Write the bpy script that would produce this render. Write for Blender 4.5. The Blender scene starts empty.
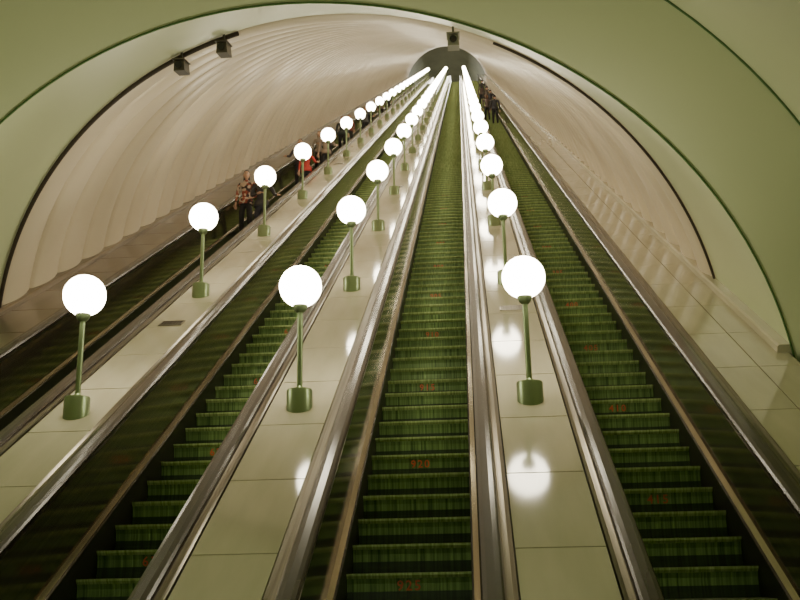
import bpy, bmesh, math, random
import numpy as np
from mathutils import Vector, Matrix
random.seed(4)
A=math.radians(30)
SP=0.4/math.cos(A)
PR=dict(f=966.03,pitch=15.5818,yaw=-4.2156,roll=-1.1669,cx=1.6606,hc=3.2446)
W=2.2038; L=4.7171; S0=8.6476; H=1.2135; HS=.7304; SN=6.8318; R=5.1986; NC=-1.4256; SA=12.82; SB=9.81
S1=3.0; S2=126.0
col=bpy.context.scene.collection
def P(s,x,n): return Vector((x, s*math.cos(A)-n*math.sin(A), s*math.sin(A)+n*math.cos(A)))

# ------------------------------------------------------------ materials
def mat(name,base,rough=.5,metal=0,noise=None,bump=None,emis=None):
    m=bpy.data.materials.new(name); m.use_nodes=True
    nt=m.node_tree; b=nt.nodes['Principled BSDF']
    b.inputs['Base Color'].default_value=(*base,1); b.inputs['Roughness'].default_value=rough
    b.inputs['Metallic'].default_value=metal
    if noise or bump:
        tc=nt.nodes.new('ShaderNodeTexCoord'); mp=nt.nodes.new('ShaderNodeMapping')
        nt.links.new(tc.outputs['Object'],mp.inputs['Vector'])
        n=nt.nodes.new('ShaderNodeTexNoise'); n.inputs['Detail'].default_value=4
        nt.links.new(mp.outputs['Vector'],n.inputs['Vector'])
        sc=(noise or bump)['scale']; mp.inputs['Scale'].default_value=sc; n.inputs['Scale'].default_value=1
    if noise:
        r=nt.nodes.new('ShaderNodeValToRGB'); r.color_ramp.elements[0].position=.3; r.color_ramp.elements[1].position=.7
        r.color_ramp.elements[0].color=(*noise['c1'],1); r.color_ramp.elements[1].color=(*base,1)
        nt.links.new(n.outputs['Fac'],r.inputs['Fac']); nt.links.new(r.outputs['Color'],b.inputs['Base Color'])
    if bump:
        bp=nt.nodes.new('ShaderNodeBump'); bp.inputs['Strength'].default_value=bump['str']; bp.inputs['Distance'].default_value=.01
        nt.links.new(n.outputs['Fac'],bp.inputs['Height']); nt.links.new(bp.outputs['Normal'],b.inputs['Normal'])
    if emis:
        b.inputs['Emission Color'].default_value=(*emis[0],1); b.inputs['Emission Strength'].default_value=emis[1]
    return m
M={}
M['rib']=mat('ribbed_lining_cream',(.78,.69,.54),.40,noise=dict(scale=(.5,.3,.5),c1=(.69,.60,.45)))
M['near']=mat('smooth_lining_green',(.66,.72,.46),.36,noise=dict(scale=(.4,.4,.4),c1=(.60,.67,.41)))
M['seam']=mat('seam_green',(.09,.20,.06),.5)
M['cable']=mat('cable_brown',(.05,.035,.025),.6)
M['deck']=mat('deck_laminate',(.58,.54,.41),.09,noise=dict(scale=(3,.6,3),c1=(.47,.44,.32)))
M['gap']=mat('deck_gap',(.05,.045,.03),.7)
M['trim']=mat('steel_trim',(.21,.185,.14),.33,1,noise=dict(scale=(60,.5,60),c1=(.13,.115,.085)))
M['panel']=mat('balustrade_metal',(.36,.315,.215),.13,.9,noise=dict(scale=(2,.5,60),c1=(.22,.195,.13)))
M['ledge']=mat('ledge_brown_metal',(.25,.20,.14),.3,.7,noise=dict(scale=(2,.5,30),c1=(.16,.13,.09)))
M['rail']=mat('handrail_rubber',(.030,.021,.015),.24,noise=dict(scale=(1,.3,1),c1=(.045,.033,.025)))
M['skirt']=mat('skirt_dark',(.035,.032,.022),.4,.5)
M['step']=mat('step_riser_green',(.24,.37,.12),.34,.3,noise=dict(scale=(50,.9,.9),c1=(.04,.09,.025)),bump=dict(scale=(50,.9,.9),str=.6))
M['stepd']=mat('step_riser_dark_foot',(.03,.06,.018),.5,.2,noise=dict(scale=(50,.9,.9),c1=(.008,.018,.005)))  # darker green for the lowest part of each riser
M['nose']=mat('step_nosing',(.58,.70,.31),.35,.25,noise=dict(scale=(60,1,1),c1=(.22,.33,.10)))
M['tread']=mat('step_tread',(.24,.29,.13),.4,.4,noise=dict(scale=(90,1,1),c1=(.09,.13,.05)))
M['red']=mat('number_red',(.58,.11,.04),.5)
M['globe']=mat('opal_globe',(.9,.9,.85),.3,emis=((1,.90,.68),30))
M['pole']=mat('lamp_pole_metal',(.25,.32,.17),.35,.6)
M['floor']=mat('floor_granite',(.32,.30,.26),.3,noise=dict(scale=(12,12,12),c1=(.2,.19,.17)))
M['end']=mat('upper_hall_plaster',(.26,.27,.19),.6,noise=dict(scale=(.6,.6,.6),c1=(.20,.21,.15)))
M['cambox']=mat('camera_housing',(.09,.08,.06),.4,.3)
M['camgrey']=mat('camera_housing_grey',(.25,.25,.19),.4,.2)
M['glass']=mat('camera_lens',(.01,.01,.012),.05)

def obj(name,verts,faces,mats,midx=None,smooth=False,incl=True,parent=None):
    me=bpy.data.meshes.new(name); me.from_pydata([tuple(v) for v in verts],[],faces); 
    for m in mats: me.materials.append(m)
    if midx: me.polygons.foreach_set('material_index',midx)
    if smooth: me.polygons.foreach_set('use_smooth',[True]*len(me.polygons))
    me.update()
    o=bpy.data.objects.new(name,me); col.objects.link(o)
    if parent: o.parent=parent
    elif incl: o.rotation_euler=(A,0,0)
    return o
def empty(name,rot=True):
    e=bpy.data.objects.new(name,None); col.objects.link(e)
    if rot: e.rotation_euler=(A,0,0)
    return e
def extr(prof,s1,s2,closed=True,segs=1):
    v=[];f=[];n=len(prof)
    for k in range(segs+1):
        s=s1+(s2-s1)*k/segs
        v+=[(x,s,z) for x,z in prof]
    for k in range(segs):
        for i in range(n if closed else n-1):
            j=(i+1)%n; f.append((k*n+i,k*n+j,(k+1)*n+j,(k+1)*n+i))
    if closed:
        f.append(tuple(range(n))); f.append(tuple(segs*n+i for i in reversed(range(n))))
    return v,f
def merge(parts):
    V=[];F=[];I=[]
    for v,f,mi in parts:
        o=len(V); V+=v; F+=[tuple(a+o for a in q) for q in f]; I+=[mi]*len(f)
    return V,F,I
def box(x0,x1,y0,y1,z0,z1,b=0):
    v=[(x0,y0,z0),(x1,y0,z0),(x1,y1,z0),(x0,y1,z0),(x0+b,y0+b,z1),(x1-b,y0+b,z1),(x1-b,y1-b,z1),(x0+b,y1-b,z1)]
    return v,[(3,2,1,0),(4,5,6,7),(0,1,5,4),(1,2,6,5),(2,3,7,6),(3,0,4,7)]

# ------------------------------------------------------------ vault
NS=72
TH0=-.30; TH1=math.pi+.30
def ringmesh(slist,rlist):
    v=[];f=[]
    for s,r in zip(slist,rlist):
        for j in range(NS+1):
            t=TH0+(TH1-TH0)*j/NS
            v.append((r*math.cos(t),s,NC+r*math.sin(t)))
    n=NS+1
    for k in range(len(slist)-1):
        for j in range(NS): f.append((k*n+j,k*n+j+1,(k+1)*n+j+1,(k+1)*n+j))
    return v,f
RC=6.15; SC=9.35
v,f=ringmesh([SB,SA],[R,R]); obj('wall_vault_collar',v,f,[M['near']],smooth=True)
v,f=ringmesh([SC,SB],[RC,R]); obj('wall_vault_flare',v,f,[M['near']],smooth=True)
v,f=ringmesh([1.5,SC],[RC,RC]); obj('wall_vault_lower',v,f,[M['near']],smooth=True)
PITCH=1.06; sl=[];rl=[]
nr=int((S2-SA)/PITCH)+1
prof=[(0,.12),(.035,.11),(.06,.0),(.12,-.035),(.22,-.065),(.35,-.085),(.5,-.085),(.65,-.07),(.8,-.04),(.92,-.005),(.965,.0)]
for i in range(nr):
    for u,d in prof:
        sl.append(SA+(i+u)*PITCH); rl.append(R+d)
v,f=ringmesh(sl,rl); obj('wall_vault_ribbed',v,f,[M['rib']],smooth=True)
def arc(name,s,r,t0,t1,tr,m):
    v=[];f=[];n=90;q=6
    for j in range(n+1):
        t=t0+(t1-t0)*j/n
        for k in range(q):
            a=2*math.pi*k/q; rr=r+tr*math.cos(a)
            v.append((rr*math.cos(t),s+tr*math.sin(a),NC+rr*math.sin(t)))
    for j in range(n):
        for k in range(q): f.append((j*q+k,j*q+(k+1)%q,(j+1)*q+(k+1)%q,(j+1)*q+k))
    return obj(name,v,f,[m],smooth=True)
arc('trim_1',SB-.01,R,TH0,TH1,.011,M['seam'])
arc('trim_2',SC,RC-.01,TH0,TH1,.011,M['seam'])
FT=math.asin(-NC/R)+.02
arc('power_cable',SA-.04,R-.04,math.radians(103),math.pi-FT,.030,M['cable'])
arc('power_cable',SA-.04,R-.03,FT,math.radians(66),.018,M['cable'])

# ------------------------------------------------------------ escalators
ca,sa=math.cos(A),math.sin(A)
def steps_mesh(s1,s2,cx):
    V=[];F=[];I=[]
    k0=int((s1-SN)/SP); k1=int((s2-SN)/SP)
    for k in range(k0,k1):
        s=SN+k*SP
        Y=s*ca+HS*sa; Z=s*sa-HS*ca
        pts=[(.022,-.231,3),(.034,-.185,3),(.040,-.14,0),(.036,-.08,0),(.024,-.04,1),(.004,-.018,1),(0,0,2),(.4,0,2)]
        base=len(V)
        for y,z,_ in pts:
            yy=Y+y; zz=Z+z
            V.append((cx-.495,yy*ca+zz*sa,-yy*sa+zz*ca)); V.append((cx+.495,yy*ca+zz*sa,-yy*sa+zz*ca))
        for i in range(len(pts)-1):
            F.append((base+2*i,base+2*i+1,base+2*i+3,base+2*i+2)); I.append(pts[i][2])
    return V,F,I
def side_prof(cx,sg):
    g=lambda L_:[(cx+sg*x,n) for x,n in L_]
    parts=[]
    parts.append((g([(.50,-1.05),(.50,-.60),(.53,-.60),(.53,-1.05)]),'skirt'))
    parts.append((g([(.53,-.60),(.515,-.60),(.515,-.585),(.56,-.57),(.585,-.03),(.60,-.03),(.60,-.60)]),'panel'))
    parts.append((g([(.57,-.03),(.565,0.0),(.60,.0),(.60,-.03)]),'trim'))
    parts.append((g([(.575,.0),(.562,.012),(.56,.03),(.572,.047),(.60,.056),(.655,.056),(.690,.047),(.705,.03),(.703,.012),(.685,.0)]),'rail'))
    parts.append((g([(.60,-.06),(.60,.0),(.69,.0),(.705,.010),(.72,.013),(.735,.009),(.76,.004),(.79,.012),(.795,-.06)]),'trim'))
    return parts
def text_mesh(txt):
    cu=bpy.data.curves.new('t','FONT'); cu.body=txt; cu.size=.11; cu.align_x='CENTER'; cu.align_y='CENTER'; cu.offset=.0015; cu.resolution_u=2; cu.space_character=1.25
    o=bpy.data.objects.new('t',cu); col.objects.link(o)
    bpy.context.view_layer.update()
    dg=bpy.context.evaluated_depsgraph_get(); me=bpy.data.meshes.new_from_object(o.evaluated_get(dg))
    vs=[tuple(v.co) for v in me.vertices]; fs=[tuple(p.vertices) for p in me.polygons]
    bpy.data.objects.remove(o); bpy.data.meshes.remove(me); bpy.data.curves.remove(cu)
    return vs,fs
for ei,cx in enumerate((-1.5*W,-.5*W,.5*W,1.5*W)):
    e=empty('escalator')
    V,F,I=steps_mesh(S1+.6,S2,cx)
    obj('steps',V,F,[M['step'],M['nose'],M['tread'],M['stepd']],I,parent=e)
    for sg in (-1,1):
        for pr,mn in side_prof(cx,sg):
            v,f=extr(pr,S1,S2); obj({'skirt':'skirt','panel':'balustrade','trim':'trim_strip','rail':'handrail'}[mn],v,f,[M[mn]],parent=e)
        v=[];f=[];q=8;n=14
        for j in range(n+1):
            a=math.pi*j/n; cr=.26
            cs=S1-cr*math.sin(a); cn=.028-cr+cr*math.cos(a)
            for k in range(q):
                b=2*math.pi*k/q
                v.append((cx+sg*(.632+.072*math.cos(b)),cs-.028*math.sin(b)*math.sin(a),cn+.028*math.sin(b)*math.cos(a)))
        for j in range(n):
            for k in range(q): f.append((j*q+k,j*q+(k+1)%q,(j+1)*q+(k+1)%q,(j+1)*q+k))
        obj('handrail_newel',v,f,[M['rail']],smooth=True,parent=e)
        v=[(cx+sg*x,S1,.0) for x in (.60,.66)];f=[]
        for j in range(n+1):
            a=math.pi*j/n
            for x in (.60,.66): v.append((cx+sg*x,S1-.235*math.sin(a),.028-.26+.235*math.cos(a)))
        for j in range(n):
            b=2+2*j; f.append((b,b+1,b+3,b+2)); 
        f.append(tuple(2+2*j for j in range(n+1))); f.append(tuple(3+2*j for j in range(n+1)))
        obj('newel_panel',v,f,[M['panel']],parent=e)
    v,f=box(cx-.53,cx+.53,S1,S2,-1.15,-1.08); obj('truss_pan',v,f,[M['skirt']],parent=e)
    parts=[]; ph={0:2,1:1,2:0,3:3}[ei]
    for k in range(-1,18):
        kk=5*k+ph; s=SN+kk*SP
        if s<S1+1: continue
        vs,fs=text_mesh(str((925,630,925,415)[ei]-5*k))
        Y=s*ca+HS*sa; Z=s*sa-HS*ca
        nv=[]
        for x,y,z in vs:
            yy=Y+.018; zz=Z-.10+y*1.0
            nv.append((cx+x,yy*ca+zz*sa,-yy*sa+zz*ca))
        parts.append((nv,fs,0))
    V,F,I=merge(parts); obj('step_numbers',V,F,[M['red']],parent=e)

# ------------------------------------------------------------ decks
def deck(x0,x1,rows=1,send=S2,m='deck'):
    parts=[]
    v,f=box(x0,x1,S1,send,-.10,-.012); parts.append((v,f,1))
    p=L/4; k0=int((S1-5.86)/p)-1
    w=(x1-x0)/rows
    for k in range(k0,int((send-5.86)/p)):
        for r in range(rows):
            a=max(S1,5.86+k*p+.005); b=5.86+(k+1)*p-.005
            if b<=a: continue
            v,f=box(x0+r*w+.003,x0+(r+1)*w-.003,a,b,-.02,.002,.003); parts.append((v,f,0))
    V,F,I=merge(parts); return obj('escalator_deck',V,F,[M[m],M['gap']],I)
for k in (-1,0,1): deck(k*W-.306,k*W+.306)
xo=1.5*W+.797
deck(xo,4.96,2); deck(-4.96,-xo,1,m='ledge')
deck(4.965,5.95,2,SC); deck(-5.95,-4.965,1,SC,m='ledge')
for sg in (-1,1):
    v,f=extr([(sg*4.84,-.02),(sg*4.84,.07),(sg*4.86,.09),(sg*5.02,.09),(sg*5.02,-.02)],SB,S2); obj('baseboard_'+('left' if sg<0 else 'right'),v,f,[M['ledge' if sg<0 else 'deck']])
def vent(x,s):
    parts=[]
    for b in ((-.15,.15,-.10,-.085),(-.15,.15,.085,.10),(-.15,-.135,-.1,.1),(.135,.15,-.1,.1)):
        v,f=box(x+b[0],x+b[1],s+b[2],s+b[3],.002,.012); parts.append((v,f,0))
    for i in range(7):
        y=s-.075+i*.023; v,f=box(x-.135,x+.135,y,y+.01,.002,.009); parts.append((v,f,0))
    v,f=box(x-.14,x+.14,s-.09,s+.09,.001,.004); parts.append((v,f,1))
    V,F,I=merge(parts); obj('deck_vent_grille',V,F,[M['trim'],M['gap']],I)
vent(-W,11.9); vent(W,12.0); vent(0,24); vent(-W,30)

# ------------------------------------------------------------ lamps
def lathe(prof,seg,mi):
    v=[];f=[]
    for r,z in prof:
        for k in range(seg):
            a=2*math.pi*k/seg; v.append((r*math.cos(a),r*math.sin(a),z))
    for i in range(len(prof)-1):
        for k in range(seg): f.append((i*seg+k,i*seg+(k+1)%seg,(i+1)*seg+(k+1)%seg,(i+1)*seg+k))
    return v,f,mi
def lamp_mesh(seg,rg):
    gr=.212
    globe=[(max(gr*math.sin(math.pi*i/rg),.0005),H-gr*math.cos(math.pi*i/rg)) for i in range(rg+1)]
    parts=[lathe(globe,seg,0)]
    parts.append(lathe([(.001,-.10),(.125,-.10),(.125,.165),(.118,.178),(.045,.182),(.036,.20),(.027,.21),(.027,H-gr-.06),(.038,H-gr-.055),(.06,H-gr-.03),(.075,H-gr+.018),(.001,H-gr+.018)],max(8,seg//2*2),1))
    V,F,I=merge(parts)
    me=bpy.data.meshes.new('globe_lamp'); me.from_pydata(V,[],F); me.materials.append(M['globe']); me.materials.append(M['pole'])
    me.polygons.foreach_set('material_index',I)
    me.polygons.foreach_set('use_smooth',[True]*len(F)); me.update()
    try: me.set_sharp_from_angle(angle=math.radians(40))
    except Exception: pass
    return me
hi=lamp_mesh(26,14); mid=lamp_mesh(16,9); lo=lamp_mesh(9,6)
for k in (-1,0,1):
    i=0
    while S0+i*L<S2-1:
        o=bpy.data.objects.new('globe_lamp',hi if i<2 else mid if i<5 else lo); col.objects.link(o)
        o.location=P(S0+i*L,k*W,0); i+=1

# ------------------------------------------------------------ lower hall, upper hall
Zf=2.81-1.6; YF=3.6
v,f=box(-5.4,5.4,-14,YF-.2,Zf-.2,Zf); obj('floor',v,f,[M['floor']],incl=False)
def barrel(name,y0,y1,r,cz,m,t0=-.2,t1=math.pi+.2,cap=None):
    v=[];f=[];n=48
    for y in (y0,y1):
        for j in range(n+1):
            t=t0+(t1-t0)*j/n; v.append((r*math.cos(t),y,cz+r*math.sin(t)))
    for j in range(n): f.append((j,j+1,n+2+j,n+1+j))
    if cap is not None:
        f.append(tuple((n+1)*cap+j for j in range(n+1)))
    return obj(name,v,f,[m],smooth=False,incl=False)
barrel('ceiling_lower_hall',-14,1.2,6.2,Zf-.3,M['near'],cap=0)
pe=P(S2,0,-HS)
barrel('ceiling_upper_hall',pe.y-2.6,pe.y+14,5.0,pe.z+.2,M['end'],cap=1)
v,f=box(-5.2,5.2,pe.y+.3,pe.y+14,pe.z-.2,pe.z); obj('floor_upper_hall',v,f,[M['floor']],incl=False)

def area(name,loc,rot,sx,sy,e,c):
    l=bpy.data.lights.new(name,'AREA'); l.shape='RECTANGLE'; l.size=sx; l.size_y=sy; l.energy=e; l.color=c
    o=bpy.data.objects.new(name,l); col.objects.link(o); o.location=loc; o.rotation_euler=rot
area('hall_ceiling_light',(0,-5,Zf+5.2),(0,0,0),3,8,800,(.95,1,.74))
area('upper_hall_light',(0,pe.y+6,pe.z+4.3),(0,0,0),3,9,650,(1,.97,.85))

# ------------------------------------------------------------ CCTV
def cctv(th,s,sc=1.0,mm='cambox'):
    e=empty('security_camera'); r=R-.02
    c=(r*math.cos(th),s,NC+r*math.sin(th)); 
    e.location=Matrix.Rotation(A,4,'X')@Vector(c)
    e.rotation_euler=(math.radians(14),0,0); e.scale=(sc,)*3
    v,f=box(-.015,.015,-.015,.015,-.14,.05); obj('bracket',v,f,[M[mm]],parent=e)
    v,f=box(-.08,.08,-.16,.12,-.28,-.12,.012); obj('housing',v,f,[M[mm]],parent=e)
    v,f=box(-.09,.09,-.20,.13,-.125,-.11); obj('sun_hood',v,f,[M[mm]],parent=e)
    v,f,_=lathe([(.001,0),(.045,0),(.05,.03),(.001,.03)],14,0); v=[(a,-.16-c_,-.2+b) for a,b,c_ in v]; obj('lens',v,f,[M['glass']],parent=e)
cctv(math.radians(111.7),SA-.1,.9); cctv(math.radians(105),SA-.1,.9); cctv(math.radians(72.0),SA-.4,.9,'camgrey')

# ------------------------------------------------------------ people
def skinmat(n,c,r=.6): return mat(n,c,r,noise=dict(scale=(9,9,9),c1=tuple(x*.75 for x in c)))
SK=skinmat('skin',(.62,.38,.26),.5); SHOE=skinmat('shoe_leather',(.03,.025,.02),.4); EYEW=mat('eye_white',(.8,.8,.78),.2); EYED=mat('eye_iris',(.03,.02,.015),.1); LIP=mat('lips',(.45,.16,.13),.4)
PV={}
def clothes(c):
    if c not in PV: PV[c]=skinmat('fabric_%d'%len(PV),c,.85)
    return PV[c]
pm=bpy.data.materials.new('patterned_blouse'); pm.use_nodes=True; nt=pm.node_tree; b=nt.nodes['Principled BSDF']; b.inputs['Roughness'].default_value=.85
tc=nt.nodes.new('ShaderNodeTexCoord'); vo=nt.nodes.new('ShaderNodeTexVoronoi'); vo.inputs['Scale'].default_value=16; cr=nt.nodes.new('ShaderNodeValToRGB')
cr.color_ramp.interpolation='CONSTANT'; cr.color_ramp.elements[0].color=(.05,.03,.03,1); cr.color_ramp.elements[1].color=(.55,.42,.32,1); cr.color_ramp.elements[1].position=.42
x_=cr.color_ramp.elements.new(.7); x_.color=(.30,.07,.05,1)
nt.links.new(tc.outputs['Object'],vo.inputs['Vector']); nt.links.new(vo.outputs['Color'],cr.inputs['Fac']); nt.links.new(cr.outputs['Color'],b.inputs['Base Color'])
PV['pat']=pm
def skin_grow(chains):
    bm_v=[];ed=[];rad=[];roots=[]
    for vs,es,root in chains:
        o=len(bm_v); bm_v+=[c for c,r in vs]; rad+=[r for c,r in vs]; ed+=[(a+o,b+o) for a,b in es]; roots.append(root+o)
    me=bpy.data.meshes.new('b'); me.from_pydata(bm_v,ed,[]); ob=bpy.data.objects.new('b',me); col.objects.link(ob)
    m=ob.modifiers.new('s','SKIN'); m.branch_smoothing=.6
    m.use_smooth_shade=True
    for i,v in enumerate(me.skin_vertices[0].data): v.radius=rad[i]; v.use_root=i in roots
    u=ob.modifiers.new('u','SUBSURF'); u.levels=1; u.render_levels=1
    bpy.context.view_layer.update()
    dg=bpy.context.evaluated_depsgraph_get(); r=bpy.data.meshes.new_from_object(ob.evaluated_get(dg))
    V=[tuple(v.co) for v in r.vertices]; F=[tuple(p.vertices) for p in r.polygons]
    bpy.data.objects.remove(ob); bpy.data.meshes.remove(me); bpy.data.meshes.remove(r)
    return V,F
def ell(c,r,seg=14,rg=10,fn=None,mi=0):
    v=[];f=[]
    for i in range(rg+1):
        a=math.pi*i/rg
        for k in range(seg):
            b=2*math.pi*k/seg
            p=Vector((math.sin(a)*math.cos(b),math.sin(a)*math.sin(b),math.cos(a)))
            if fn: p=fn(p)
            v.append((c[0]+r[0]*p.x,c[1]+r[1]*p.y,c[2]+r[2]*p.z))
    for i in range(rg):
        for k in range(seg): f.append((i*seg+k,i*seg+(k+1)%seg,(i+1)*seg+(k+1)%seg,(i+1)*seg+k))
    return v,f,mi
def person(name,loc,rotz,height,top,pants,hair,female=False,larm='rail',rarm='down',turn=0.):
    sw=.165 if female else .19
    def arm(sg,mode):
        sh=(sg*sw,0,1.41)
        if mode=='down': el=(sg*(sw+.06),.02,1.13); wr=(sg*(sw+.07),-.06,.89); d=Vector((0,-.12,-1))
        elif mode=='rail': el=(sg*(sw+.13),-.02,1.17); wr=(sg*(.40),-.22,1.10); d=Vector((sg*.15,-1,-.25))
        elif mode=='hip': el=(sg*(sw+.16),.06,1.16); wr=(sg*(sw+.01),-.07,1.02); d=Vector((-sg*.6,-.7,-.3))
        else: el=(sg*(sw+.05),-.02,1.14); wr=(sg*.07,-.26,1.12); d=Vector((-sg*.8,-.5,.1))
        return sh,el,wr,d.normalized()
    vs=[((0,0,.93),(.15,.105)),((0,-.005,1.06),(.125 if female else .14,.09)),((0,0,1.22),(.145 if female else .16,.105)),((0,.005,1.36),(.13,.09)),((0,.005,1.45),(.055,.055)),((0,-.003,1.53),(.048,.05))]
    es=[(0,1),(1,2),(2,3),(3,4),(4,5)]
    chains=[]; hands=[]
    for sg,mode in ((-1,larm),(1,rarm)):
        sh,el,wr,d=arm(sg,mode)
        b=len(vs); sr=.058 if female else .066
        vs+=[(sh,(sr,sr)),(el,(.042,.042)),(wr,(.027,.03))]; es+=[(3,b),(b,b+1),(b+1,b+2)]
        wrv=Vector(wr); pc=wrv+d*.05; pe_=wrv+d*.09
        vs+=[(tuple(pc),(.034,.024)),(tuple(pe_),(.034,.018))]; es+=[(b+2,b+3),(b+3,b+4)]
        hands.append(wrv)
        up=Vector((0,0,1)) if abs(d.z)<.8 else Vector((0,-1,0))
        side=d.cross(up).normalized(); dn=d.cross(side).normalized()
        if dn.z>0 and abs(d.z)<.8: dn=-dn
        for i,(o_,ln) in enumerate(((-.028,.066),(-.009,.078),(.010,.072),(.028,.056))):
            q=pe_-d*.012+side*o_
            c1=q+d*ln*.45+dn*.006; c2=q+d*ln*.78+dn*.022; c3=q+d*ln*.92+dn*.04
            chains.append(([(tuple(q),(.0095,)*2),(tuple(c1),(.009,)*2),(tuple(c2),(.0085,)*2),(tuple(c3),(.007,)*2)],[(0,1),(1,2),(2,3)],0))
        q=wrv+d*.03+side*.02*(-sg); c1=q+d*.03+side*.03*(-sg)+dn*.01; c2=c1+d*.03+side*.008*(-sg)+dn*.01
        chains.append(([(tuple(q),(.012,)*2),(tuple(c1),(.011,)*2),(tuple(c2),(.009,)*2)],[(0,1),(1,2)],0))
    for sg in (-1,1):
        b=len(vs); fy=-.05 if sg>0 else .04
        vs+=[((sg*.09,0,.86),(.098,.10)),((sg*.10,fy*.5-.02,.49),(.062,.066)),((sg*.11,fy+.03,.28),(.054,.058)),((sg*.11,fy+.03,.09),(.042,.046)),((sg*.115,fy-.05,.045),(.042,.034)),((sg*.12,fy-.14,.032),(.036,.026))]
        es+=[(0,b),(b,b+1),(b+1,b+2),(b+2,b+3),(b+3,b+4),(b+4,b+5)]
    V,F=skin_grow([(vs,es,0)]+chains)
    mi=[]
    hd_=[arm(-1,larm)[3],arm(1,rarm)[3]]
    for f in F:
        c=sum((Vector(V[i]) for i in f),Vector())/len(f)
        if c.z<.085: m=2
        elif any((c-h).length<.03 or (c-h).length<.19 and (c-h).dot(hd)>-.005 and ((c-h)-hd*(c-h).dot(hd)).length<.075 for h,hd in zip(hands,hd_)): m=0
        elif c.z<.93 and abs(c.x)<.235: m=3
        elif c.z>1.455 : m=0
        else: m=1
        mi.append(m)
    def hf(p):
        q=p.copy()
        if q.z<0: q.x*=1+.28*q.z; q.y=q.y*(1+.22*q.z) if q.y>0 else q.y*(1+.02*q.z)
        return q
    hc=(0,-.012,1.625); hp=[]
    rot=Matrix.Rotation(turn,4,'Z')
    hp.append(ell(hc,(.074,.094,.115),18,14,hf,0))
    hp.append(ell((0,-.108,1.607),(.012,.02,.026),8,6,lambda p:Vector((p.x*(1-.4*p.z),p.y,p.z)),0))
    for sg in (-1,1):
        hp.append(ell((sg*.030,-.094,1.632),(.014,.009,.008),8,6,None,4))
        hp.append(ell((sg*.030,-.101,1.632),(.0065,.004,.007),8,6,None,5))
        hp.append(ell((sg*.030,-.099,1.650),(.018,.006,.0035),8,4,None,6))
        hp.append(ell((sg*.076,-.002,1.62),(.010,.02,.032),8,6,None,0))
    hp.append(ell((0,-.100,1.565),(.024,.009,.008),10,6,None,7))
    def hairf(p):
        q=p.copy()
        if q.y<-.15 and q.z<.42: q.y=-.15+ (q.y+.15)*.1; 
        if q.z<-.35 and not female: q.z=-.35+(q.z+.35)*.2
        return q
    hp.append(ell((0,.004,1.645),(.083,.100,.110),18,14,hairf,6))
    if female:
        hp.append(ell((0,.055,1.545),(.078,.045,.13),12,10,None,6))
    out=[]
    for v,f,m in hp:
        out.append(([tuple((rot@Vector((x,y,z-1.5)))+Vector((0,0,1.5))) for x,y,z in v],f,m))
    VV=list(V);FF=list(F);II=list(mi)
    for v,f,m in out:
        o=len(VV); VV+=v; FF+=[tuple(a+o for a in q) for q in f]; II+=[m]*len(f)
    def ring(z0,z1,rx0,ry0,rx1,ry1,m,th=.008):
        v=[];f=[];n=20
        for rr,z in ((0,z0),(1,z1),(2,z1),(3,z0)):
            a_,b_=((rx0,ry0),(rx1,ry1),(rx1-th,ry1-th),(rx0-th,ry0-th))[rr]
            for k in range(n):
                t=2*math.pi*k/n; v.append((a_*math.cos(t),b_*math.sin(t),z))
        for i in range(4):
            for k in range(n): f.append((i*n+k,i*n+(k+1)%n,((i+1)%4)*n+(k+1)%n,((i+1)%4)*n+k))
        return v,f,m
    for v,f,m in (ring(.86,1.02,.185,.135,.165,.118,1),ring(1.44,1.485,.075,.072,.062,.062,1)):
        o=len(VV); VV+=v; FF+=[tuple(a+o for a in q) for q in f]; II+=[m]*len(f)
    k=height/1.74
    VV=[(x*k,y*k,z*k) for x,y,z in VV]
    ob=obj(name,VV,FF,[SK,clothes(top),SHOE,clothes(pants),EYEW,EYED,clothes(hair),LIP],II,smooth=True,incl=False)
    ob.location=loc; ob.rotation_euler=(0,0,rotz)
    return ob
def stand(s,x,back=.17):
    k=round((s-SN)/SP); s=SN+k*SP
    return (x,s*ca+HS*sa+back,s*sa-HS*ca)
BK=(.03,.028,.03); BR=(.10,.05,.03)
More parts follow.
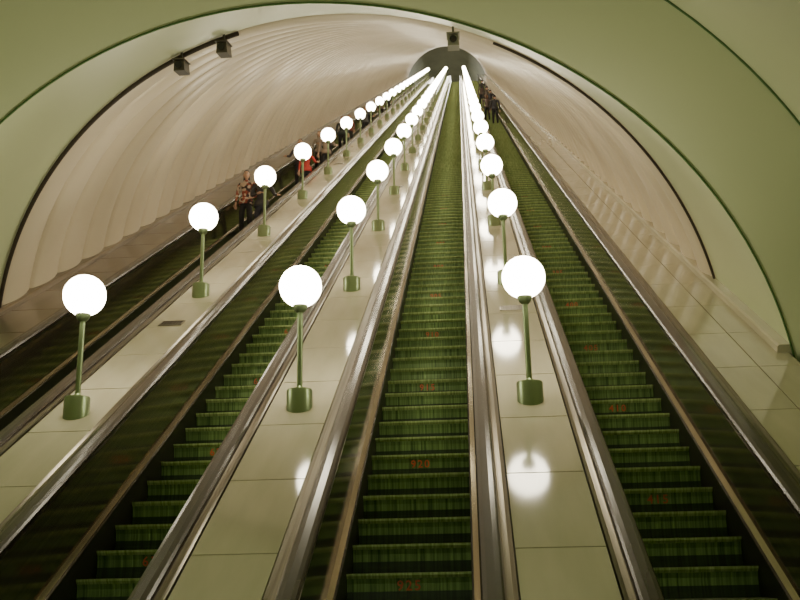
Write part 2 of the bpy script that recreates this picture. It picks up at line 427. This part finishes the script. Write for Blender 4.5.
left=[('woman',22.2,-3.55,0,1.74,'pat',BK,BK,True,'down','hip',.2),
('man',21.7,-3.08,.15,1.72,(.06,.055,.06),(.05,.05,.07),(.12,.07,.04),False,'front','rail',-.3),
('woman',28.4,-3.08,0,1.66,(.50,.05,.04),BK,BR,True,'down','rail',.1),
('man',29.8,-3.50,0,1.80,(.06,.05,.06),(.04,.04,.05),BK,False,'rail','down',0),
('man',33.0,-3.10,0,1.76,(.30,.22,.16),BK,BK,False,'down','rail',.3),
('woman',34.2,-3.48,0,1.70,(.35,.30,.26),BK,BR,True,'down','front',0),
('woman',36.6,-3.45,0,1.68,(.07,.05,.05),BK,BR,True,'rail','front',0),
('man',40.8,-3.45,0,1.78,(.05,.06,.06),BK,BK,False,'down','down',0),
('woman',44.0,-3.45,0,1.66,(.28,.08,.07),BK,BK,True,'rail','down',0),
('man',48.0,-3.10,0,1.78,(.09,.09,.09),BK,BR,False,'down','rail',0),
('man',54.0,-3.40,0,1.78,(.05,.05,.05),BK,BK,False,'rail','down',0),
('woman',60.0,-3.25,0,1.68,(.20,.15,.12),BK,BK,True,'down','rail',0),
('man',68.0,-3.40,0,1.78,(.06,.05,.05),BK,BK,False,'rail','down',0)]
right=[('man',53.0,3.50,math.pi,1.78,(.05,.05,.06),BK,BK,False,'down','down',0),
('woman',56.0,3.15,math.pi,1.68,(.10,.07,.06),BK,BR,True,'down','down',0),
('man',60.5,3.50,math.pi,1.80,(.04,.04,.05),BK,BK,False,'down','down',0),
('man',66.0,3.45,math.pi,1.78,(.07,.06,.05),BK,BK,False,'down','down',0),
('woman',72.0,3.2,math.pi,1.68,(.12,.08,.07),BK,BK,True,'down','down',0),
('man',80.0,3.45,math.pi,1.78,(.05,.05,.05),BK,BK,False,'down','down',0)]
for nm,s,x,rz,h,tp,pn,hr,fe,la,ra,tu in left+right:
    person(nm,stand(s,x,.17 if rz<1 else .2),rz,h,tp,pn,hr,fe,la,ra,tu)

# ------------------------------------------------------------ camera
pi,ya,ro=[math.radians(PR[k]) for k in ('pitch','yaw','roll')]
Fv=Vector((math.sin(ya)*math.cos(pi),math.cos(ya)*math.cos(pi),math.sin(pi)))
R0=Vector((math.cos(ya),-math.sin(ya),0)); U0=R0.cross(Fv)
Rv=math.cos(ro)*R0+math.sin(ro)*U0; Uv=Rv.cross(Fv)
cd=bpy.data.cameras.new('camera'); cd.sensor_width=36; cd.lens=PR['f']*36/800; cd.clip_end=400; cd.clip_start=.05
co=bpy.data.objects.new('camera',cd); col.objects.link(co)
mw=Matrix((( Rv.x,Uv.x,-Fv.x,0),(Rv.y,Uv.y,-Fv.y,0),(Rv.z,Uv.z,-Fv.z,0),(0,0,0,1)))
C=P(0,PR['cx'],PR['hc']); co.matrix_world=Matrix.Translation(C)@mw
bpy.context.scene.camera=co
w=bpy.data.worlds.new('world'); bpy.context.scene.world=w; w.use_nodes=True
w.node_tree.nodes['Background'].inputs[0].default_value=(.6,.8,.5,1); w.node_tree.nodes['Background'].inputs[1].default_value=.02
